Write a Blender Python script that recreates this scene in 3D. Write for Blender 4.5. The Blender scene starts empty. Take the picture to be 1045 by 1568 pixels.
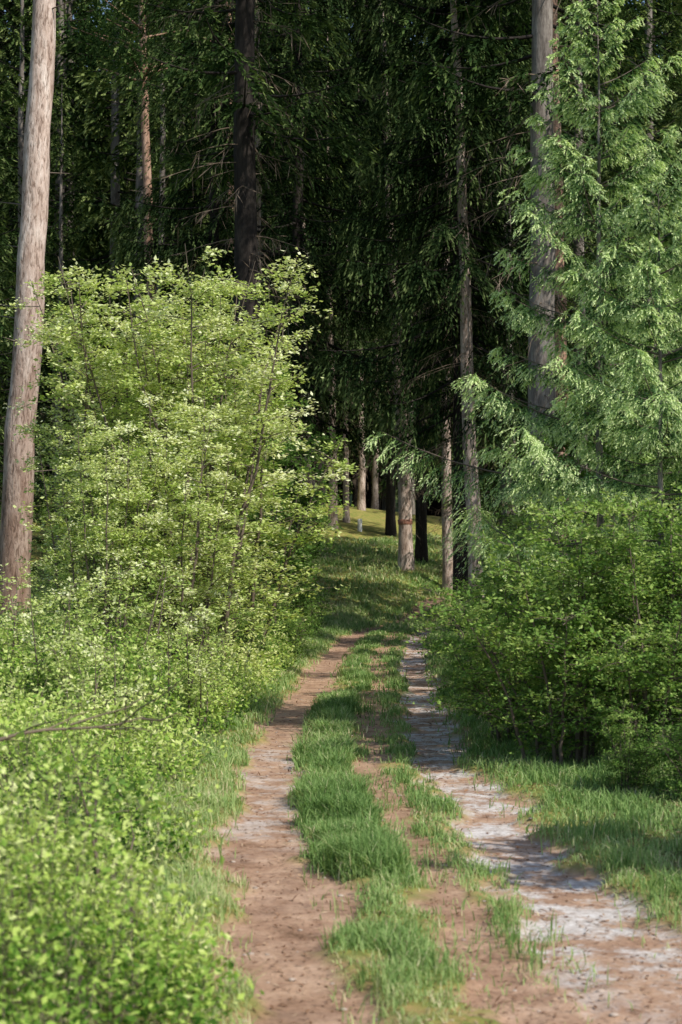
import bpy, math, numpy as np
from mathutils import Vector, Euler, Matrix
rng = np.random.default_rng(7)
scene = bpy.context.scene

# ------------------------------------------------------------------ noise
def _h(ix, iy, seed):
    n = (ix.astype(np.int64)*374761393 + iy.astype(np.int64)*668265263 + seed*1442695041) & 0xffffffff
    n = ((n ^ (n >> 13))*1274126177) & 0xffffffff
    n = n ^ (n >> 16)
    return (n & 0xffff)/65535.0
def vnoise(x, y, seed=0):
    x = np.asarray(x, float); y = np.asarray(y, float)
    ix = np.floor(x); iy = np.floor(y)
    fx = x-ix; fy = y-iy
    fx = fx*fx*(3-2*fx); fy = fy*fy*(3-2*fy)
    a = _h(ix, iy, seed); b = _h(ix+1, iy, seed); c = _h(ix, iy+1, seed); d = _h(ix+1, iy+1, seed)
    return (a*(1-fx)+b*fx)*(1-fy)+(c*(1-fx)+d*fx)*fy
def fbm(x, y, seed=0, o=4):
    s = 0; a = 0.5; t = 0
    for i in range(o):
        s = s+a*vnoise(x*2**i, y*2**i, seed+i*17); t += a; a *= .5
    return s/t
def ss(a, b, x):
    t = np.clip((np.asarray(x, float)-a)/(b-a), 0, 1)
    return t*t*(3-2*t)

# ------------------------------------------------------------------ terrain
CY = np.array([-60, 0, 5, 7, 9.3, 12.9, 17.4, 22, 26.5, 36, 44, 50, 56, 62, 75, 400.])
CX = np.array([2.5, 1.0, .72, .62, .50, .25, .10, .18, .36, .66, 1.05, 1.75, 3.6, 7.0, 16, 120.])
def cpath(y): return np.interp(y, CY, CX)
def tracks(x, y):
    s = x-cpath(y)+(fbm(y*.9, y*0+3, 5, 3)-.5)*.20
    e = (fbm(x*5, y*3, 9, 4)-.5)*.50+(fbm(x*1.3, y*.8, 19, 2)-.5)*.25
    def band(a, b, w=.10):
        q = s+e
        return ss(a-w, a+w, q)*(1-ss(b-w, b+w, q))
    left = band(-1.10, -.45)
    mid = band(-.06, .34)*.95
    right = band(.48, 1.10)
    near = ss(10.5, 7.2, y)*band(-.05, 1.9)
    fade = 1-ss(56, 62, y)*.6
    return s, left*fade, mid*fade, right*fade, near
def H(x, y):
    x = np.asarray(x, float); y = np.asarray(y, float)
    s, l, m, r, n = tracks(x, y)
    z = -.05*l-.025*m-.06*r-.03*n*(1-r)
    z = z+.32*ss(-1.2, -3.2, s)+.10*ss(-3, -12, s)
    z = z+.18*ss(1.5, 4.5, s)
    hill = np.clip(y-50, 0, 30)*(.125-.0042*np.clip(x-1, -6, 8))*ss(50, 58, y)
    z = z+hill+np.clip(y-80, 0, 400)*.02+ss(115, 330, y)*75
    z = z+(fbm(x*.35, y*.35, 21, 3)-.5)*.25*ss(1.2, 4, np.abs(s))
    z = z+(fbm(x*2.5, y*2.5, 31, 4)-.5)*.03
    return z

# ------------------------------------------------------------------ mesh builder
class MB:
    def __init__(s):
        s.v = []; s.f = []; s.m = []; s.t = []; s.sm = []; s.n = 0
    def add(s, V, F, mat, t, smooth=False):
        V = np.asarray(V, np.float32).reshape(-1, 3)
        F = np.asarray(F, np.int64).reshape(-1, 4)
        s.v.append(V); s.f.append(F+s.n); s.n += len(V)
        s.m.append(np.full(len(F), mat, np.int32)); s.sm.append(np.full(len(F), smooth, bool))
        s.t.append(np.broadcast_to(np.asarray(t, np.float32), (len(V),)).copy())
    def leaves(s, P, D, N, L, W, mat, t, wide=.5, fold=0.0):
        n = len(P)
        if n == 0: return
        L = np.broadcast_to(L, (n,))[:, None]; W = np.broadcast_to(W, (n,))[:, None]
        D = D/np.maximum(np.linalg.norm(D, axis=1, keepdims=True), 1e-6)
        S = np.cross(D, N); S /= np.maximum(np.linalg.norm(S, axis=1, keepdims=True), 1e-6)
        V = np.stack([P, P+D*L*wide+S*W*.5, P+D*L+N*fold*L, P+D*L*wide-S*W*.5], 1)
        F = np.arange(4*n).reshape(n, 4)
        tt = np.repeat(np.broadcast_to(t, (n,)), 4)
        s.add(V, F, mat, tt)
    def tube(s, pts, rad, sides=6, mat=0, t=.5, rough=0.0):
        pts = np.asarray(pts, float); k = len(pts)
        rad = np.broadcast_to(rad, (k,))
        T = np.gradient(pts, axis=0); T /= np.maximum(np.linalg.norm(T, axis=1, keepdims=True), 1e-9)
        ref = np.array([0, 0, 1.]) if abs(T[:, 2]).mean() < .8 else np.array([1., 0, 0])
        A = np.cross(T, ref); A /= np.maximum(np.linalg.norm(A, axis=1, keepdims=True), 1e-9)
        B = np.cross(T, A)
        a = np.arange(sides)/sides*2*math.pi
        rr = rad[:, None]*(1+rough*(rng.random((k, sides))-.5))
        V = pts[:, None]+A[:, None]*(np.cos(a)[None, :, None]*rr[..., None])+B[:, None]*(np.sin(a)[None, :, None]*rr[..., None])
        i = np.arange(k-1)[:, None]; j = np.arange(sides)[None]
        j2 = (j+1) % sides
        F = np.stack([i*sides+j, i*sides+j2, (i+1)*sides+j2, (i+1)*sides+j], -1).reshape(-1, 4)
        s.add(V.reshape(-1, 3), F, mat, t, True)
    def mesh(s, name, mats):
        V = np.concatenate(s.v); F = np.concatenate(s.f)
        me = bpy.data.meshes.new(name)
        me.vertices.add(len(V)); me.vertices.foreach_set("co", V.ravel())
        me.loops.add(F.size); me.loops.foreach_set("vertex_index", F.ravel().astype(np.int32))
        me.polygons.add(len(F)); me.polygons.foreach_set("loop_start", (np.arange(len(F))*4).astype(np.int32))
        for m in mats: me.materials.append(m)
        me.polygons.foreach_set("material_index", np.concatenate(s.m))
        me.polygons.foreach_set("use_smooth", np.concatenate(s.sm))
        at = me.attributes.new("t", 'FLOAT', 'POINT'); at.data.foreach_set("value", np.concatenate(s.t))
        me.update(calc_edges=True)
        return me
def obj(name, me, loc=(0, 0, 0), rot=(0, 0, 0), sc=(1, 1, 1)):
    o = bpy.data.objects.new(name, me); o.location = loc; o.rotation_euler = rot
    o.scale = sc if hasattr(sc, '__len__') else (sc, sc, sc)
    scene.collection.objects.link(o); return o
def rnv(n, s=1.0): return rng.normal(size=(n, 3))*s

# ------------------------------------------------------------------ materials
def newmat(name):
    m = bpy.data.materials.new(name); m.use_nodes = True
    nt = m.node_tree; nt.nodes.clear()
    return m, nt, nt.nodes, nt.links
def ramp(nd, cols):
    r = nd.new('ShaderNodeValToRGB'); e = r.color_ramp.elements
    while len(e) < len(cols): e.new(.5)
    for i, (p, c) in enumerate(cols): e[i].position = p; e[i].color = (*c, 1)
    return r
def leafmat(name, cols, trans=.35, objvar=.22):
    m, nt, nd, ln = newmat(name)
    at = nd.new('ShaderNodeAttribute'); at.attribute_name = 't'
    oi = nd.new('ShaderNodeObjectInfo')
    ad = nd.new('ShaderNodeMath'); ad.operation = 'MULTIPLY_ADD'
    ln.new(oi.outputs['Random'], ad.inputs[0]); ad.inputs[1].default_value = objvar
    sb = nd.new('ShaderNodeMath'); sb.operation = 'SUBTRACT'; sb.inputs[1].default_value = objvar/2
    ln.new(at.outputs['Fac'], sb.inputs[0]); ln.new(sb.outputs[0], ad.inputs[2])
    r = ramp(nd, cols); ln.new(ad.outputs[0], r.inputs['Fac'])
    d = nd.new('ShaderNodeBsdfDiffuse'); t = nd.new('ShaderNodeBsdfTranslucent')
    ln.new(r.outputs['Color'], d.inputs['Color'])
    mu = nd.new('ShaderNodeMixRGB'); mu.blend_type = 'MULTIPLY'; mu.inputs[0].default_value = 1; mu.inputs[2].default_value = (1.2, 1.2, .75, 1)
    ln.new(r.outputs['Color'], mu.inputs[1]); ln.new(mu.outputs['Color'], t.inputs['Color'])
    mx = nd.new('ShaderNodeMixShader'); mx.inputs[0].default_value = trans
    ln.new(d.outputs[0], mx.inputs[1]); ln.new(t.outputs[0], mx.inputs[2])
    o = nd.new('ShaderNodeOutputMaterial'); ln.new(mx.outputs[0], o.inputs[0])
    return m
def barkmat(name, c1, c2, c3, sc=6.0, bump=.6, crack=.5, base=False):
    m, nt, nd, ln = newmat(name)
    tc = nd.new('ShaderNodeTexCoord'); mp = nd.new('ShaderNodeMapping'); mp.inputs['Scale'].default_value = (1, 1, .25)
    ln.new(tc.outputs['Object'], mp.inputs['Vector'])
    v = nd.new('ShaderNodeTexNoise'); v.inputs['Scale'].default_value = sc*4.5; v.inputs['Detail'].default_value = 4; v.inputs['Roughness'].default_value = .65; v.inputs['Distortion'].default_value = .6
    n = nd.new('ShaderNodeTexNoise'); n.inputs['Scale'].default_value = sc*.9; n.inputs['Detail'].default_value = 6; n.inputs['Roughness'].default_value = .75
    ln.new(mp.outputs[0], n.inputs['Vector']); ln.new(mp.outputs[0], v.inputs['Vector'])
    r = ramp(nd, [(.32, c1), (.5, c2), (.66, c3)]); ln.new(n.outputs['Fac'], r.inputs['Fac'])
    r2 = ramp(nd, [(.38, (.38, .34, .31)), (.52, (1, 1, 1))]); ln.new(v.outputs['Fac'], r2.inputs['Fac'])
    mu = nd.new('ShaderNodeMixRGB'); mu.blend_type = 'MULTIPLY'; mu.inputs[0].default_value = crack
    ln.new(r.outputs[0], mu.inputs[1]); ln.new(r2.outputs[0], mu.inputs[2])
    out = mu.outputs[0]
    if base:   # lower trunk darkened in the bark colour for the bushes' shade, fading out above
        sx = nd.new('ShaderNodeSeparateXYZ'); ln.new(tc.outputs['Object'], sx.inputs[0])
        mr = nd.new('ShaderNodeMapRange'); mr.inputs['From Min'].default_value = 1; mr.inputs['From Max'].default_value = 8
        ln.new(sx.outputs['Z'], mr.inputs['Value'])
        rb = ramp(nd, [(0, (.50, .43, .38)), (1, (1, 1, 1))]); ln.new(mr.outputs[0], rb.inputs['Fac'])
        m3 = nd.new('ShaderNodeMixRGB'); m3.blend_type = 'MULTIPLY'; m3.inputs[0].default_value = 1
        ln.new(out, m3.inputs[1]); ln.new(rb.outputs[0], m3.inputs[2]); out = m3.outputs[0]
    b = nd.new('ShaderNodeBsdfPrincipled'); b.inputs['Roughness'].default_value = .9; b.inputs['Specular IOR Level'].default_value = .2
    ln.new(out, b.inputs['Base Color'])
    bp = nd.new('ShaderNodeBump'); bp.inputs['Strength'].default_value = bump; bp.inputs['Distance'].default_value = .03
    ln.new(v.outputs['Fac'], bp.inputs['Height']); ln.new(bp.outputs[0], b.inputs['Normal'])
    o = nd.new('ShaderNodeOutputMaterial'); ln.new(b.outputs[0], o.inputs[0])
    return m
def plain(name, c, rough=.7):
    m, nt, nd, ln = newmat(name)
    n = nd.new('ShaderNodeTexNoise'); n.inputs['Scale'].default_value = 20; n.inputs['Detail'].default_value = 3
    r = ramp(nd, [(.3, tuple(k*.6 for k in c)), (.6, c)]); ln.new(n.outputs['Fac'], r.inputs['Fac'])
    b = nd.new('ShaderNodeBsdfPrincipled'); b.inputs['Roughness'].default_value = rough; ln.new(r.outputs[0], b.inputs['Base Color'])
    o = nd.new('ShaderNodeOutputMaterial'); ln.new(b.outputs[0], o.inputs[0]); return m

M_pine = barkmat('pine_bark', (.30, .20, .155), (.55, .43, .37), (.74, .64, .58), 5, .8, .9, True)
M_pale = barkmat('pale_bark', (.28, .20, .155), (.48, .38, .32), (.66, .56, .50), 5, .8, .9)
M_pine2 = barkmat('pine_bark_red', (.20, .11, .075), (.40, .25, .18), (.54, .38, .29), 5)
M_spr = barkmat('spruce_bark', (.10, .085, .075), (.20, .175, .155), (.32, .29, .26), 6)
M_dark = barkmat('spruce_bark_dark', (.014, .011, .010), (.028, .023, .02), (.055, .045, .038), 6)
M_twig = plain('twig_bark', (.14, .105, .08))
M_dead = plain('dead_twigs', (.17, .125, .085))
L_spr = leafmat('spruce_needles', [(.05, (.010, .022, .008)), (.35, (.034, .066, .021)), (.6, (.09, .14, .042)), (1, (.25, .31, .11))], .3, .40)
L_sprd = leafmat('shaded_spruce_needles', [(.05, (.007, .015, .006)), (.35, (.024, .048, .018)), (.65, (.07, .11, .037)), (1, (.16, .21, .08))], .22, .30)  # spruce needle copy with the forest interior's deep shade put into its colour
L_young = leafmat('young_spruce_needles', [(.05, (.03, .068, .030)), (.35, (.12, .225, .090)), (.62, (.39, .55, .21)), (1, (.68, .79, .42))], .3, .1)
L_pine = leafmat('pine_needles', [(.1, (.02, .05, .015)), (.9, (.08, .14, .04))], .2)
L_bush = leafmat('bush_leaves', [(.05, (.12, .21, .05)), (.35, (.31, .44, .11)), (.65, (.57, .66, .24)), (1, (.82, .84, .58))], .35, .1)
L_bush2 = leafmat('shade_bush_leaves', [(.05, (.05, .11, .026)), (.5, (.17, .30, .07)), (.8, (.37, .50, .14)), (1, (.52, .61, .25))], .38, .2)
L_bil = leafmat('bilberry_leaves', [(.05, (.04, .11, .018)), (.35, (.21, .37, .065)), (.65, (.51, .65, .16)), (1, (.76, .80, .40))], .4, .1)
L_grass = leafmat('grass_blades', [(.05, (.10, .19, .055)), (.45, (.26, .40, .14)), (.75, (.45, .54, .24)), (1, (.64, .58, .38))], .35, 0)
L_lit = leafmat('litter_leaves', [(.1, (.12, .06, .035)), (.6, (.30, .18, .11)), (1, (.5, .37, .26))], .1, 0)

# ------------------------------------------------------------------ ground
def axis(fine, lo, hi, g=1.18):
    c = list(fine); st = c[1]-c[0]; x = c[0]; left = []
    while x > lo:
        st *= g; x -= st; left.append(x)
    st = c[-1]-c[-2]; x = c[-1]; right = []
    while x < hi:
        st *= g; x += st; right.append(x)
    return np.array(left[::-1]+c+right)
fy = [4.0]
while fy[-1] < 90: fy.append(fy[-1]+max(.045, fy[-1]*.0045))
xs = axis(list(np.arange(-4.0, 4.6, .05)), -420, 420)
ys = axis(fy, -80, 620)
X, Y = np.meshgrid(xs, ys)
Z = H(X, Y)
nx, ny = len(xs), len(ys)
i = np.arange(ny-1)[:, None]; j = np.arange(nx-1)[None]
F = np.stack([i*nx+j, i*nx+j+1, (i+1)*nx+j+1, (i+1)*nx+j], -1).reshape(-1, 4)
g = MB(); g.add(np.stack([X, Y, Z], -1), F, 0, 0, True)
def attr(me, name, a):
    at = me.attributes.new(name, 'FLOAT', 'POINT'); at.data.foreach_set("value", np.ascontiguousarray(a, dtype=np.float32).ravel())
m, nt, nd, ln = newmat('forest_ground')
def A(n):
    a = nd.new('ShaderNodeAttribute'); a.attribute_name = n; return a.outputs['Fac']
geo = nd.new('ShaderNodeNewGeometry')
def noise(sc, det=6, rough=.6, vec=None, dist=0):
    n = nd.new('ShaderNodeTexNoise'); n.inputs['Scale'].default_value = sc; n.inputs['Detail'].default_value = det; n.inputs['Roughness'].default_value = rough
    n.inputs['Distortion'].default_value = dist
    ln.new(vec or geo.outputs['Position'], n.inputs['Vector']); return n.outputs['Fac']
def mix(f, a, b, bt='MIX'):
    x = nd.new('ShaderNodeMixRGB'); x.blend_type = bt
    if isinstance(f, float): x.inputs[0].default_value = f
    else: ln.new(f, x.inputs[0])
    ln.new(a, x.inputs[1]); ln.new(b, x.inputs[2]); return x.outputs[0]
def R(src, cols):
    r = ramp(nd, cols); ln.new(src, r.inputs['Fac']); return r.outputs['Color']
dirt = R(noise(2.6, 10, .78), [(.3, (.17, .10, .06)), (.45, (.34, .21, .14)), (.58, (.48, .32, .22)), (.75, (.62, .46, .36))])
speck = R(noise(38, 6, .8), [(.32, (.42, .36, .32)), (.46, (1, 1, 1)), (.7, (1.2, 1.15, 1.1))])
dirt = mix(.8, dirt, speck, 'MULTIPLY')
pale = R(noise(14, 8, .8), [(.32, (.36, .30, .26)), (.5, (.60, .56, .53)), (.65, (.80, .78, .77))])
pm = nd.new('ShaderNodeMath'); pm.operation = 'MULTIPLY'
pn = R(noise(2.1, 10, .82), [(.47, (0, 0, 0)), (.55, (1, 1, 1))])
ln.new(A('pale'), pm.inputs[0]); ln.new(pn, pm.inputs[1])
dirt = mix(pm.outputs[0], dirt, pale)
flo = R(noise(2.2, 8, .7), [(.3, (.035, .045, .016)), (.5, (.07, .10, .025)), (.7, (.15, .17, .045))])
och = R(noise(6, 7, .7), [(.35, (.15, .20, .045)), (.5, (.28, .28, .07)), (.65, (.46, .31, .13))])
flo = mix(A('edge'), flo, och)
col = mix(A('dirt'), flo, dirt)
b = nd.new('ShaderNodeBsdfPrincipled'); b.inputs['Roughness'].default_value = .9; b.inputs['Specular IOR Level'].default_value = .2
ln.new(col, b.inputs['Base Color'])
bp = nd.new('ShaderNodeBump'); bp.inputs['Strength'].default_value = .6; bp.inputs['Distance'].default_value = .03
ln.new(noise(30, 8, .8), bp.inputs['Height']); ln.new(bp.outputs[0], b.inputs['Normal'])
o = nd.new('ShaderNodeOutputMaterial'); ln.new(b.outputs[0], o.inputs[0])
gm = g.mesh('ground', [m])
s, l, mm, r, n = tracks(X, Y)
attr(gm, 'dirt', np.clip(l+mm+r+n, 0, 1))
attr(gm, 'pale', np.clip(r*.95*ss(6.5, 9, Y)+l*.5*ss(11, 13, Y)*(1-ss(17, 20, Y))+l*.04, 0, 1))
attr(gm, 'edge', np.clip(ss(-1.9, -1.1, s)*(1-ss(1.1, 2.0, s))+ss(50, 56, Y)*(1-ss(80, 90, Y)), 0, 1)*.9)
obj('ground', gm)

# ------------------------------------------------------------------ grass
def blades(mb, x, y, h, w, t, lean=.5):
    n = len(x); P = np.stack([x, y, H(x, y)-.005], 1)
    a = rng.random(n)*2*math.pi; d = np.stack([np.cos(a), np.sin(a), a*0], 1)
    a2 = a+math.pi/2+rng.normal(size=n)*.5; S = np.stack([np.cos(a2), np.sin(a2), a*0], 1)
    le = (rng.random(n)*lean+.08)[:, None]; h = h[:, None]; w = np.broadcast_to(w, (n,))[:, None]
    up = np.array([0, 0, 1.])
    m1 = P+up*h*.55+d*h*le*.35; m2 = P+up*h*(1-.35*le)+d*h*le*1.1
    V = np.stack([P-S*w*.5, P+S*w*.5, m1-S*w*.4, m1+S*w*.4, m2-S*w*.06, m2+S*w*.06], 1)
    b = np.arange(n)[:, None]*6
    F = np.concatenate([b+np.array([0, 1, 3, 2]), b+np.array([2, 3, 5, 4])], 0)
    mb.add(V.reshape(-1, 3), F, 0, np.repeat(t, 6))
gr = MB()
def scatter_grass(n, y0, y1, s0, s1, dens, hmul=1.0, wid=.005, tb=0.0, lo=.2, hi=.5):
    u = rng.random(n); y = y0*(y1/y0)**u
    sx = s0+(s1-s0)*rng.random(n); x = cpath(y)+sx
    s, l, mm, r, nr = tracks(x, y)
    D = dens(s, x, y)*(1-np.clip(l+mm+r+nr*.82, 0, 1)*.95)
    c = fbm(x*2.4, y*2.4, 44, 3); c2 = fbm(x*7, y*7, 48, 2)
    k = rng.random(n) < D*ss(lo, hi, c*.6+c2*.4)
    x, y, c, c2 = x[k], y[k], c[k], c2[k]
    q = len(x)
    h = (.03+.09*ss(.3, .75, c)+.03*c2)*(.35+rng.random(q)*1.15)*hmul
    t = np.clip(.42+tb+rng.normal(size=q)*.16+(rng.random(q) < .07)*.5+.25*ss(10, 7, y)-.5*(c-.5)+.5*(fbm(x*.8, y*.5, 91, 2)-.5), 0, 1)
    blades(gr, x, y, h, wid*(.6+y/12), t, .9)
scatter_grass(105000, 6, 60, -.62, .62, lambda s, x, y: 1.0, .72, lo=.28, hi=.55)
scatter_grass(55000, 10.5, 24, -.55, -.03, lambda s, x, y: 1.0, 1.25, tb=-.04)
scatter_grass(150000, 6, 62, .9, 4.2, lambda s, x, y: 1-.5*ss(2.5, 4.2, s), .95)
scatter_grass(110000, 6, 62, -3.0, -.95, lambda s, x, y: 1-.8*ss(-1.6, -2.3, s)*ss(26, 20, y), 1.0, tb=.15)
scatter_grass(110000, 48, 84, -10, 7, lambda s, x, y: 1.0, 1.4, wid=.008, tb=.2)
obj('grass', gr.mesh('grass', [L_grass]))

# ------------------------------------------------------------------ litter + stones
lt = MB()
n = 32000; y = 6*(60/6)**rng.random(n); x = cpath(y)+rng.uniform(-2.2, 2.6, n)
P = np.stack([x, y, H(x, y)+.006], 1); D = rnv(n); D[:, 2] *= .15; N = np.tile([0, 0, 1.], (n, 1))+rnv(n, .25)
lt.leaves(P, D, N, rng.uniform(.010, .05, n)*(1+y/40), rng.uniform(.003, .012, n)*(1+y/40), 0, np.clip(rng.random(n)**1.3, 0, 1))
obj('leaf_litter', lt.mesh('leaf_litter', [L_lit]))
st = MB()
M_stone = plain('stone', (.42, .34, .28))
for k in range(260):
    y = 6*(30/6)**rng.random(); x = float(cpath(y))+rng.uniform(-1.1, 1.15); sz = rng.uniform(.006, .018)
    z = float(H(x, y)); a = np.linspace(-1, 1, 5)
    pts = np.stack([a*0+x, a*0+y, z+sz*.2+a*sz*.5], 1)
    st.tube(pts, np.array([.02, .8, 1, .75, .02])*sz*1.2, 7, 0, .5, .35)
obj('stones', st.mesh('stones', [M_stone]))

# ------------------------------------------------------------------ bilberry undergrowth
def bilberry(n, y0, y1, s0, s1, cond, hm, leaf, K=16, edge=(-1.15, -1.8)):
    mb = MB()
    y = y0*(y1/y0)**rng.random(n); x = cpath(y)+rng.uniform(s0, s1, n)
    s = x-cpath(y)
    c = fbm(x*1.9, y*1.3, 71, 3)
    k = cond(s, x, y, c); x, y, s, c = x[k], y[k], s[k], c[k]; q = len(x)
    h = hm*(.15+1.4*ss(.3, .7, c))*rng.uniform(.55, 1.15, q)*(.35+.65*ss(edge[0], edge[1], s) if edge else 1)
    B = np.stack([x, y, H(x, y)], 1)
    dr = rnv(q, .3); dr[:, 2] = 1
    u = rng.random((q, K))**.6
    P = B[:, None]+dr[:, None]*(h[:, None]*u)[..., None]+rng.normal(size=(q, K, 3))*.03*(leaf/.02)
    P = P.reshape(-1, 3); D = rnv(len(P)); D[:, 2] = D[:, 2]*.5+.3; N = rnv(len(P), .65); N[:, 2] += 1
    big_ = 1.0*(fbm(x*.7, y*.35, 33, 2)-.5)
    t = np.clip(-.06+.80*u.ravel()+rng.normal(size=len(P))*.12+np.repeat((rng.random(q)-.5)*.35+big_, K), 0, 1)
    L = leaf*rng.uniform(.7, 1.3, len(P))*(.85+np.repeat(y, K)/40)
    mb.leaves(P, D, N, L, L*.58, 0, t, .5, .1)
    S = np.cross(dr, rnv(q)); S /= np.linalg.norm(S, axis=1, keepdims=True)
    T = B+dr*h[:, None]*.95
    V = np.stack([B-S*.0015, B+S*.0015, T+S*.001, T-S*.001], 1)
    mb.add(V, np.arange(4*q).reshape(q, 4), 1, .5)
    return mb
mb = bilberry(21000, 5.2, 34, -7.0, -1.1, lambda s, x, y, c: (x > -.22*y-1.2) & (s < -1.12-.17*ss(7, 9, y)-.5*ss(.6, .3, c)), .56, .034, 15)
obj('bilberry_shrubs', mb.mesh('bilberry_shrubs', [L_bil, M_twig]))
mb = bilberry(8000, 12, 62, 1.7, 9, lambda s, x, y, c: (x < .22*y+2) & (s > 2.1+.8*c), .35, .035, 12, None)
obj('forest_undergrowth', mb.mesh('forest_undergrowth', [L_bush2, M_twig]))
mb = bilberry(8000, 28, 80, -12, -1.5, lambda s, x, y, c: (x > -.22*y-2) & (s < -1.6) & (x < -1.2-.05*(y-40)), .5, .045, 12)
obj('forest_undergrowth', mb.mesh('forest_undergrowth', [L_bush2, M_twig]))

# ------------------------------------------------------------------ spruce generator
def spruce(Ht, cb, Rm, r0, step, tw_sp, kq, qL, qW, mats, dead=True, sub=0, droop=.35, tipb=.35, upt=.35, top_pow=.75, fill=1.0, whorl=0, hang=.3, spread=.3, tpow=3, tbase=.18, tlf=.40, deadtop=4):
    mb = MB()
    z = np.linspace(0, Ht, 26); wob = np.cumsum(rng.normal(size=(26, 2))*.012*Ht/20, 0)
    tr = np.column_stack([wob, z]); rad = r0*(np.clip(1-z/Ht, 0, 1)**.85*.97+.03); rad[0] *= 1.28
    tr[0, 2] = -.3
    mb.tube(tr, rad, 14, 0, .5, .06)
    def tpos(h): return np.array([np.interp(h, z, tr[:, 0]), np.interp(h, z, tr[:, 1]), h])
    hs = []
    h = cb
    while h < Ht-.05:
        f = (Ht-h)/(Ht-cb)
        if whorl:
            a0 = rng.random()*6.28; nw = whorl+int(rng.integers(-1, 2))
            Lw = rng.uniform(.75, 1.1)
            for q in range(nw): hs.append((h+rng.normal()*.05, a0+q*6.283/nw+rng.normal()*.2, Lw*rng.uniform(.7, 1.15)))
            if rng.random() < .35: hs.append((h+step*.5, rng.random()*6.28, .45))
            h += step*rng.uniform(.8, 1.2)*(.5+.5*f)
        else:
            hs.append((h, rng.random()*6.28, 1.0)); h += step*rng.uniform(.5, 1.5)*(.45+.55*f)
    def needles(b0, d, ln_, K, t0):
        n_ = len(b0)
        q = (np.arange(K)+rng.random((n_, K)))/K
        P = b0[:, None]+d[:, None]*(q*ln_[:, None])[..., None]
        P[..., 2] -= (q**2*ln_[:, None])*hang*.9
        D = d[:, None]+rng.normal(size=(n_, K, 3))*spread; D[..., 2] -= .15*q+hang*.9*q
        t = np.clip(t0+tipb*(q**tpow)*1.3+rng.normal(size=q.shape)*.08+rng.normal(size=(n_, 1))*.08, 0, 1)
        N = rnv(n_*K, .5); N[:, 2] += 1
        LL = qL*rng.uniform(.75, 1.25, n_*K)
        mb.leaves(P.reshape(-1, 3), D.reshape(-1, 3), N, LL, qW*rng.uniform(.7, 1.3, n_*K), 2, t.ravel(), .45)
    for h, a, Lw in hs:
        if h > Ht-.04: continue
        f = (Ht-h)/(Ht-cb); L = Lw*Rm*(f**top_pow)*rng.uniform(.65, 1.12)+.12
        L *= .7+.3*ss(1, .88, f)
        out = np.array([math.cos(a), math.sin(a), 0]); side = np.array([-out[1], out[0], 0])
        u = np.linspace(0, 1, 7)
        dz = (-droop*f*u+upt*u*u*(.5+.5*f)+(1-f)*.5*u)*L
        bp_ = tpos(h)+out*(u*L)[:, None]+side*(np.sin(u*2.2)*rng.normal()*.07*L)[:, None]; bp_[:, 2] += dz
        mb.tube(bp_, (.012+.010*L)*(r0/.25)**.5*(1-u*.9), 4, 1, .5)
        nt_ = max(4, int(2*L/tw_sp*fill)); uu = np.clip(rng.uniform(.12, 1, nt_), 0, 1)
        base = np.stack([np.interp(uu, u, bp_[:, k]) for k in range(3)], 1)
        sg = np.where(rng.random(nt_) < .5, -1, 1.)[:, None]
        tl = (L*tlf*np.sin(np.clip(uu, .12, .93)*math.pi)**.7*rng.uniform(.6, 1.15, nt_)+.12*min(1, L))
        td = side*sg*.75+out*.75+rnv(nt_, .12); td[:, 2] -= .08+hang*f*rng.random(nt_)
        td /= np.linalg.norm(td, axis=1, keepdims=True)
        t0 = tbase+(uu[:, None]**4)*tipb*.6
        needles(base, td, tl, kq, t0)
        for _ in range(sub):
            qq = rng.random(nt_)*.85+.1
            b2 = base+td*(qq*tl)[:, None]; b2[:, 2] -= qq**2*tl*hang*.9
            sd = td*.8+np.cross(td, [0, 0, 1.])*np.where(rng.random(nt_) < .5, -1, 1)[:, None]*.7+rnv(nt_, .12); sd[:, 2] -= .1+hang*1.1
            sd /= np.linalg.norm(sd, axis=1, keepdims=True)
            sl = tl*rng.uniform(.25, .5, nt_)*(1.1-qq)+.04
            needles(b2, sd, sl, max(4, kq//2), t0)
    if dead:
        h = 1.2
        while h < cb+deadtop:
            a = rng.random()*2*math.pi; out = np.array([math.cos(a), math.sin(a), 0]); L = rng.uniform(.3, 1.9)*ss(0, 6, h)+.15
            u = np.linspace(0, 1, 4); p = tpos(h)+out*(u*L)[:, None]; p[:, 2] += -.3*L*u**1.5+rng.normal()*.05
            mb.tube(p, .014*(1-u*.85), 3, 3, .5)
            k = int(L*12); uu = rng.uniform(.2, 1, k); b0 = np.stack([np.interp(uu, u, p[:, c]) for c in range(3)], 1)
            D = rnv(k, .5)+out*.4; D[:, 2] -= .9
            mb.leaves(b0, D, rnv(k), rng.uniform(.15, .6, k), .014, 3, .5)
            h += rng.uniform(.08, .3)
    return mb.mesh('spruce', mats)

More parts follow.
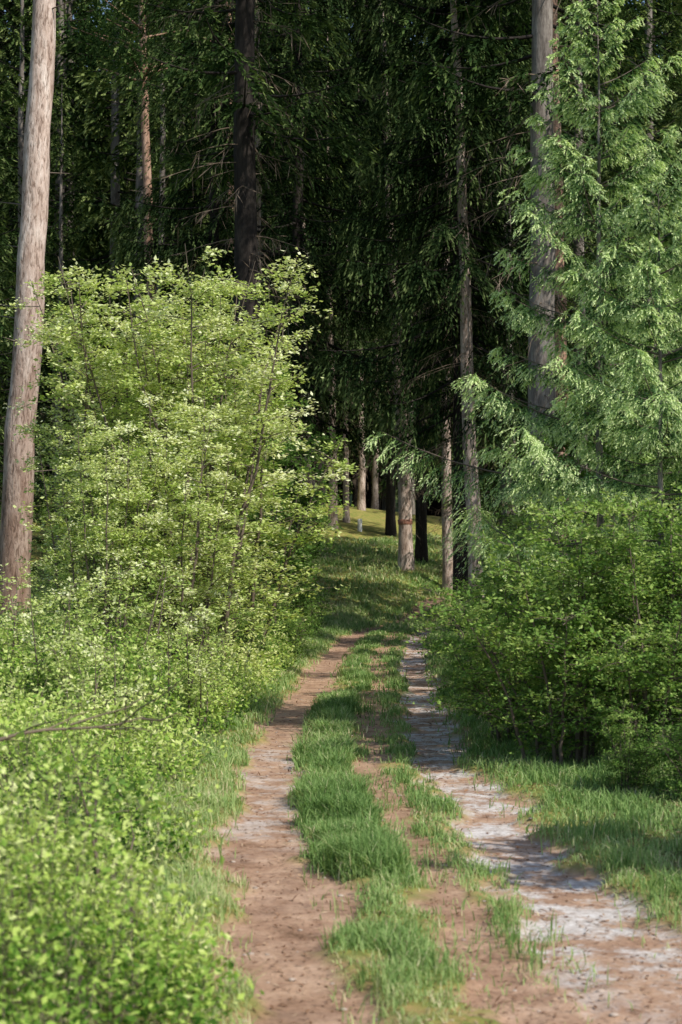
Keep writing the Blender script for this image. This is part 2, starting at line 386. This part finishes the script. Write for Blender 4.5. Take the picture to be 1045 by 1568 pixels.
smats = [M_spr, M_dark, L_spr, M_dead]
big = [spruce(27, 8.5, 3.3, .26, .27, .19, 14, .14, .045, smats, hang=.45, tbase=.22) for _ in range(2)]
hang_ = spruce(27, 6.0, 4.1, .26, .20, .16, 15, .16, .048, [M_spr, M_dark, L_sprd, M_dead], True, 0, .75, .50, .35, .6, 1.05, 0, .95, .3, 2.5, .10, .34)
hpale = spruce(27, 9.5, 3.7, .24, .21, .16, 15, .16, .048, [M_pale, M_dark, L_sprd, M_dead], True, 0, .75, .50, .35, .6, 1.0, 0, .9, .3, 2.5, .10, .34)
low = [spruce(25, 1.6, 3.4, .24, .30, .20, 13, .16, .05, smats, True, 0, .45, .5, .35, .7, 1, 0, .55, .3, 2.5, .22, .34) for _ in range(2)]
fmats = [M_spr, M_dark, L_spr, M_dead]
far = [spruce(28, cbb, 3.7, .26, .30, .25, 9, .28, .09, fmats, False, 0, .5, .5, .35, .6, 1.0, 0, .6, .3, 2.5, .25) for cbb in (2, 7)]
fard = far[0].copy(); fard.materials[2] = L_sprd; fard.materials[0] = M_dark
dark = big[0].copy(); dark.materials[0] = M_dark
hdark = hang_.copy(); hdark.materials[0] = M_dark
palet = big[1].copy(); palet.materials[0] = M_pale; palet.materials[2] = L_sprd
def pine(Ht, cb, r0, m0):
    mb = MB()
    z = np.linspace(0, Ht, 30); wob = np.cumsum(rng.normal(size=(30, 2))*.022, 0)
    tr = np.column_stack([wob, z]); tr[0, 2] = -.3; rad = r0*(1-z/Ht*.6); rad[0] *= 1.25; rad[-1] = .02
    mb.tube(tr, rad, 18, 0, .5, .10)
    for k in range(26):
        h = rng.uniform(2, cb); a = rng.random()*6.28; c = np.array([np.interp(h, z, tr[:, 0]), np.interp(h, z, tr[:, 1]), h])
        L = rng.uniform(.15, .7); u = np.linspace(0, 1, 3); p = c+np.array([math.cos(a), math.sin(a), .15])*(u*(L+r0))[:, None]
        mb.tube(p, .018*(1-u*.8), 4, 1, .5)
    for k in range(46):
        h = cb+(Ht-cb)*rng.random(); c = np.array([np.interp(h, z, tr[:, 0]), np.interp(h, z, tr[:, 1]), h])
        a = rng.random()*6.28; L = 2.6*(1-(h-cb)/(Ht-cb)*.6)*rng.uniform(.5, 1.1); u = np.linspace(0, 1, 5)
        p = c+np.array([math.cos(a), math.sin(a), .35])*(u*L)[:, None]; mb.tube(p, .05*(1-u*.85), 5, 0, .5)
        n = 300; cc = p[rng.integers(2, 5, n)]+rnv(n, .33)
        mb.leaves(cc, rnv(n)+[0, 0, .5], rnv(n), .16, .05, 2, rng.random(n))
    return mb.mesh('pine', [m0, M_twig, L_pine])
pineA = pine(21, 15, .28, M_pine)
pineB = pine(24, 17, .22, M_pine2)

def put(name, me, x, y, sc=1.0, lean=(0, 0), rz=None):
    rz = rng.random()*6.28 if rz is None else rz
    o = obj(name, me, (x, y, float(H(x, y))), (0, 0, 0), sc)
    e = Euler((0, 0, rz)).to_matrix(); t = Euler((-lean[1], lean[0], 0)).to_matrix()
    o.rotation_euler = (t@e).to_euler()
    return o
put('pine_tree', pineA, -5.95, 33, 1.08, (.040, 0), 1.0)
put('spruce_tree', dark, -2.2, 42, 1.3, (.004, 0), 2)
put('spruce_tree', palet, -2.25, 50, .95)
put('pine_tree', pineB, -5.45, 55, .9, (-.02, 0))
put('pine_tree', pineB, -3.5, 60, .9, (-.02, 0))
put('spruce_tree', big[0], 4.15, 38, 1.25, (0, 0), 1)
put('pine_tree', pineB, 5.35, 44, .95, (-.006, 0))
put('spruce_tree', hpale, 3.38, 45, .85, (-.045, 0), 2)
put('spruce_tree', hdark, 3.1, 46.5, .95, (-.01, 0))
blz = put('spruce_tree', hpale, 2.16, 60, 1.0, (-.03, 0), 4)
put('spruce_tree', dark, 2.75, 62.5, .8)
put('spruce_tree', hpale, 3.4, 58, .75, (-.02, 0))
for (x, y, me, sc_) in [(-1.3, 55, hdark, .95), (-1.15, 64, hpale, .6), (-.3, 70, hpale, .75), (.2, 73, palet, .5), (.9, 79, hpale, .7), (1.5, 82, palet, .6), (-3.0, 66, big[1], .9), (3.2, 84, low[1], .8), (-1.4, 88, low[0], .9), (4.8, 52, hang_, .95), (-.9, 78, hdark, .8), (2.3, 92, low[1], .9), (9.5, 56, low[0], 1.1), (12.5, 60, low[1], 1.2), (.8, 88, hdark, 1.0), (1.9, 70, hdark, .75), (-3.4, 50, hdark, .85)]:
    put('spruce_tree', me, x, y, sc_)
for (x, y, sc_) in [(-9.0, 43, .8), (-8.0, 52, .6), (-4.6, 56, .45), (6.4, 49, .95), (8.6, 43, 1.0), (7.6, 36, .7), (5.4, 60, 1.0), (-10.5, 60, .9), (-6.5, 66, .9), (3.9, 41, .17), (3.5, 48, .2)]:
    put('spruce_tree', low[rng.integers(2)], x, y, sc_)
col = bpy.data.collections.new('distant_forest'); scene.collection.children.link(col)
par = bpy.data.objects.new('distant_forest', None); col.objects.link(par)
def mass(x, y, me, sc_):
    o = bpy.data.objects.new('forest_spruce', me); o.location = (x, y, float(H(x, y))-.1); o.rotation_euler = (0, 0, rng.random()*6.28); o.scale = (sc_,)*3
    col.objects.link(o); o.parent = par
for yy in np.arange(70, 116, 6.4):
    w = .2*yy+5
    for xx in np.arange(-w, w, 5.0):
        x = xx+rng.uniform(-1.8, 1.8); y = yy+rng.uniform(-2, 2)
        if y < 82 and -3.5 < x < 14: continue
        me = far[0] if rng.random() < .55 else far[1]
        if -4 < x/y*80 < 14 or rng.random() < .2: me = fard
        mass(x, y, me, rng.uniform(1.0, 1.3)+(.15 if yy > 95 else 0))
for (x, y) in [(11.8, 88), (14.2, 93), (9, 94), (6.5, 90), (17, 88)]: mass(x, y, fard, 1.45)
for (x, y) in [(9, 27), (11.5, 33), (10, 40), (14, 28), (15, 38), (17, 50)]:
    put('spruce_tree', low[rng.integers(2)], x, y, rng.uniform(.85, 1.05))
for (x, y) in [(-13, 38), (-15, 47), (-12.5, 53)]:
    put('spruce_tree', low[rng.integers(2)], x, y, rng.uniform(.8, 1.0))
put('spruce_tree', low[0], 8.6, 13.6, .62)  # out-of-view spruce, added to cast a band of shade over the path
put('spruce_tree', low[1], 9.4, 21, .64)  # also added out of view, shades the path further back

# faded trail mark on the bark, small white marker post
pmk = MB(); u = np.linspace(0, 1, 6)
zc = float(H(2.16, 60))
pmk.tube(np.stack([2.16-.03*(1.55+u*.22), 60+u*0, zc+1.45+u*.22], 1), np.array([.20, .243, .245, .243, .24, .2]), 20, 0, .5, .03)
pm_o = obj('paint_mark', pmk.mesh('paint_mark', [plain('red_paint', (.34, .15, .10))]))
pm_o.parent = blz; pm_o.matrix_parent_inverse = Matrix.LocRotScale(blz.location, blz.rotation_euler, blz.scale).inverted()
pp = MB(); zc = float(H(.72, 70)); u = np.array([-.2, 0, .15, .32, .36, .365])
pp.tube(np.stack([u*0+.72, u*0+70, zc+u*1.3], 1), np.array([.09, .09, .09, .09, .08, .005]), 10, 0, .5, .02)
obj('marker_post', pp.mesh('marker_post', [plain('white_paint', (.8, .8, .78))]))

# ------------------------------------------------------------------ young spruces on the right
ymats = [M_spr, M_twig, L_young, M_dead]
y1 = spruce(7.9, 1.4, 2.6, .055, .62, .045, 22, .036, .012, ymats, False, 3, .22, .90, .34, .85, .9, 6, .36, .32, 1.8, .12, .22)
y2 = spruce(5.6, 1.1, 2.2, .045, .58, .045, 22, .036, .012, ymats, False, 3, .22, .90, .34, .8, .9, 6, .36, .32, 1.8, .12, .22)
put('young_spruce_tree', y1, 2.75, 19.4, 1.0, (0, 0), .4)
put('young_spruce_tree', y2, 3.15, 18.0, .98, (0, 0), 2.2)
put('young_spruce_tree', y2, 4.4, 21.5, 1.15, (0, 0), 4)

# ------------------------------------------------------------------ deciduous shrubs
def shrub(Ht, Rx, nst, nb, nt_, nl, leaf, mats, base=.35, flat=.5, tb=0.0, lowest=.12, pw=.8, dome=.75):
    mb = MB()
    for s_ in range(nst):
        a = rng.random()*6.28; rr = math.sqrt(rng.random()); b0 = np.array([math.cos(a), math.sin(a), 0])*rr*base
        top = np.array([math.cos(a+rng.normal()*.4)*rr*Rx, math.sin(a+rng.normal()*.4)*rr*Rx, Ht*math.sqrt(max(.05, 1-dome*rr*rr))*rng.uniform(.8, 1.08)])
        u = np.linspace(0, 1, 9); p = b0+(top-b0)*np.column_stack([u**1.35, u**1.35, u]); p[:, :2] += np.cumsum(rng.normal(size=(9, 2))*.03*Ht/4, 0)
        p[0, 2] = -.1
        r = (.010+.0045*Ht)*(1-u*.88); mb.tube(p, r, 5, 0, .5)
        n1 = nb; ub = np.clip(lowest+(1-lowest)*rng.random(n1)**pw, 0, 1)
        for k in range(n1):
            c = np.array([np.interp(ub[k], u, p[:, i]) for i in range(3)])
            a = rng.random()*6.28; L = Rx*.55*(1.1-ub[k]*.7)*rng.uniform(.4, 1.1)+.1
            d = np.array([math.cos(a), math.sin(a), rng.uniform(.05, .75)]); v = np.linspace(0, 1, 5)
            q = c+d*(v*L)[:, None]; q[:, 2] -= v**2*L*.25; q[:, :2] += np.cumsum(rng.normal(size=(5, 2))*.02, 0)
            mb.tube(q, .007*(1-v*.75)*(Ht/4)**.5, 3, 0, .5)
            ut = rng.uniform(.15, 1, nt_); tbp = np.stack([np.interp(ut, v, q[:, i]) for i in range(3)], 1)
            td = rnv(nt_, .8)+d*.7; td[:, 2] = td[:, 2]*.35+.15; td /= np.linalg.norm(td, axis=1, keepdims=True)
            tl = rng.uniform(.12, .42, nt_)*(.6+L*.4)
            w = rng.random((nt_, nl))
            P = tbp[:, None]+td[:, None]*(w*tl[:, None])[..., None]+rng.normal(size=(nt_, nl, 3))*leaf*.45
            P = P.reshape(-1, 3); n = len(P)
            D = np.repeat(td, nl, 0)*.6+rnv(n, .7); D[:, 2] = D[:, 2]*flat-.1
            N = rnv(n, flat); N[:, 2] += 1
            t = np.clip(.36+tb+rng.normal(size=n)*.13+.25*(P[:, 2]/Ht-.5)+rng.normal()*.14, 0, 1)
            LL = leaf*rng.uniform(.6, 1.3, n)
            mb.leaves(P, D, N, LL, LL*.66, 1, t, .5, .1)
            S = np.cross(td, [0, 0, 1.])*.002
            E = tbp+td*tl[:, None]
            mb.add(np.stack([tbp-S, tbp+S, E+S, E-S], 1), np.arange(4*nt_).reshape(-1, 4), 0, .5)
    return mb.mesh('shrub', mats)
bA = shrub(6.3, 1.8, 15, 27, 8, 11, .064, [M_twig, L_bush], .5, .38, .30, .12, .8, .3)
bB = shrub(4.6, 1.5, 9, 24, 8, 11, .062, [M_twig, L_bush], .5, .38, .32)
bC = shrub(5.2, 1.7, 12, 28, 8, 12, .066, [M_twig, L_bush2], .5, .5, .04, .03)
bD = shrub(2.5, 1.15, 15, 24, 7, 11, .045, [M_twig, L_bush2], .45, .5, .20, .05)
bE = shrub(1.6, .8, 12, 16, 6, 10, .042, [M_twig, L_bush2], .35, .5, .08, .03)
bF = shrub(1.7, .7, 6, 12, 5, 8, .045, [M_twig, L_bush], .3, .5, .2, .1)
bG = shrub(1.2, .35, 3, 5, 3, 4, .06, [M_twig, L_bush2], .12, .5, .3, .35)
put('deciduous_shrub', bA, -2.0, 25.5, 1.0, rz=0)
put('deciduous_shrub', bA, -3.1, 26.5, 1.0, rz=2.2)
put('deciduous_shrub', bB, -1.75, 28.5, 1.2, rz=2.6)
put('deciduous_shrub', bB, -2.1, 23.5, .85, rz=1)
put('deciduous_shrub', bB, -2.9, 22.5, .7, rz=4)
put('deciduous_shrub', bB, -3.55, 25.5, .8, rz=3)
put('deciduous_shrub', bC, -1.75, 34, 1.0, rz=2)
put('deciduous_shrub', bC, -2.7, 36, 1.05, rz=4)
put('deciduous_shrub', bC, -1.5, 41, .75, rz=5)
put('deciduous_shrub', bE, -1.2, 33, .8)
put('deciduous_shrub', bE, -1.15, 38, .9)
put('deciduous_shrub', bE, -1.0, 44, .8)
put('deciduous_shrub', bE, -1.6, 27.5, .6)
for (x, y, sc_) in [(-2.6, 17, .9), (-1.9, 14.5, .7), (-3.6, 19, 1.0), (-1.6, 18.5, .8), (-2.4, 20.5, 1.1)]:
    put('deciduous_shrub', bF, x, y, sc_)
put('sapling', bG, -1.1, 8.9, .9, rz=1)
put('deciduous_shrub', bD, 2.05, 16.4, .95, rz=0)
put('deciduous_shrub', bD, 2.9, 16.0, .92, rz=2)
put('deciduous_shrub', bD, 1.8, 18.4, .8, rz=3)
put('deciduous_shrub', bD, 2.5, 20.5, .9, rz=4)
put('deciduous_shrub', bD, 3.6, 17.5, .95, rz=5)
put('deciduous_shrub', bE, 2.75, 13.6, .55, rz=3)
put('deciduous_shrub', bE, 2.2, 14.2, .4, rz=1)
put('deciduous_shrub', bD, 2.8, 27, .9)
put('deciduous_shrub', bC, 3.5, 33, .6)
put('deciduous_shrub', bC, 3.7, 40, .5)
put('deciduous_shrub', bE, 3.1, 36, .8)
put('deciduous_shrub', bC, 3.9, 23, .9, rz=2)  # hidden behind the young spruces, added to throw shade on the right track
put('deciduous_shrub', bC, 4.6, 28, 1.0, rz=3)  # second hidden shrub added for shade, further along the path
put('deciduous_shrub', bC, 4.7, 9.3, .9, rz=1)  # unseen shrub right of the view, added to dapple the verge with shade

# dry branch poking out over the bilberries on the left
fb = MB(); u = np.linspace(0, 1, 9)
p = np.stack([-1.95+.95*u, 9.0+.3*u, .80+.05*np.sin(u*5)+.26*u], 1); fb.tube(p, .014*(1-u*.75), 6, 0, .5)
for k in range(8):
    c = p[1+k]; v = np.linspace(0, 1, 4); d = np.array([rng.uniform(.1, .4), rng.normal()*.2, rng.uniform(-.25, .3)])
    fb.tube(c+d*v[:, None]+rng.normal(size=(4, 3))*.008, .006*(1-v*.7), 4, 0, .5)
p = np.stack([-1.95+0*u, 9.0+0*u, .80-.6*u], 1); fb.tube(p, .014, 6, 0, .5)
obj('dry_branch', fb.mesh('dry_branch', [M_dead]))

# ------------------------------------------------------------------ world / sun / camera
S = Vector((.55, -.50, .78)).normalized()
w = bpy.data.worlds.new("World"); scene.world = w; w.use_nodes = True
nt = w.node_tree; sk = nt.nodes.new('ShaderNodeTexSky'); sk.sky_type = 'NISHITA'; sk.sun_disc = False
sk.sun_elevation = math.asin(S.z); sk.sun_rotation = math.atan2(S.x, S.y)
bg = nt.nodes['Background']; bg.inputs['Strength'].default_value = .15; nt.links.new(sk.outputs[0], bg.inputs[0])
sl = bpy.data.lights.new('sun', 'SUN'); sl.energy = 5; sl.angle = math.radians(.5); sl.color = (1, .94, .84)
so = bpy.data.objects.new('sun', sl); so.rotation_euler = S.to_track_quat('Z', 'Y').to_euler(); scene.collection.objects.link(so)
cd = bpy.data.cameras.new('camera'); cd.lens = 64.3; cd.sensor_width = 36; cd.clip_end = 2000; cd.clip_start = .1
cd.dof.use_dof = True; cd.dof.focus_distance = 27; cd.dof.aperture_fstop = 4.0
co = bpy.data.objects.new('camera', cd); co.location = (0, 0, 1.8); co.rotation_euler = (math.radians(91.55), 0, 0)
scene.collection.objects.link(co); scene.camera = co
scene.view_settings.view_transform = 'Standard'; scene.view_settings.look = 'None'; scene.view_settings.exposure = 0
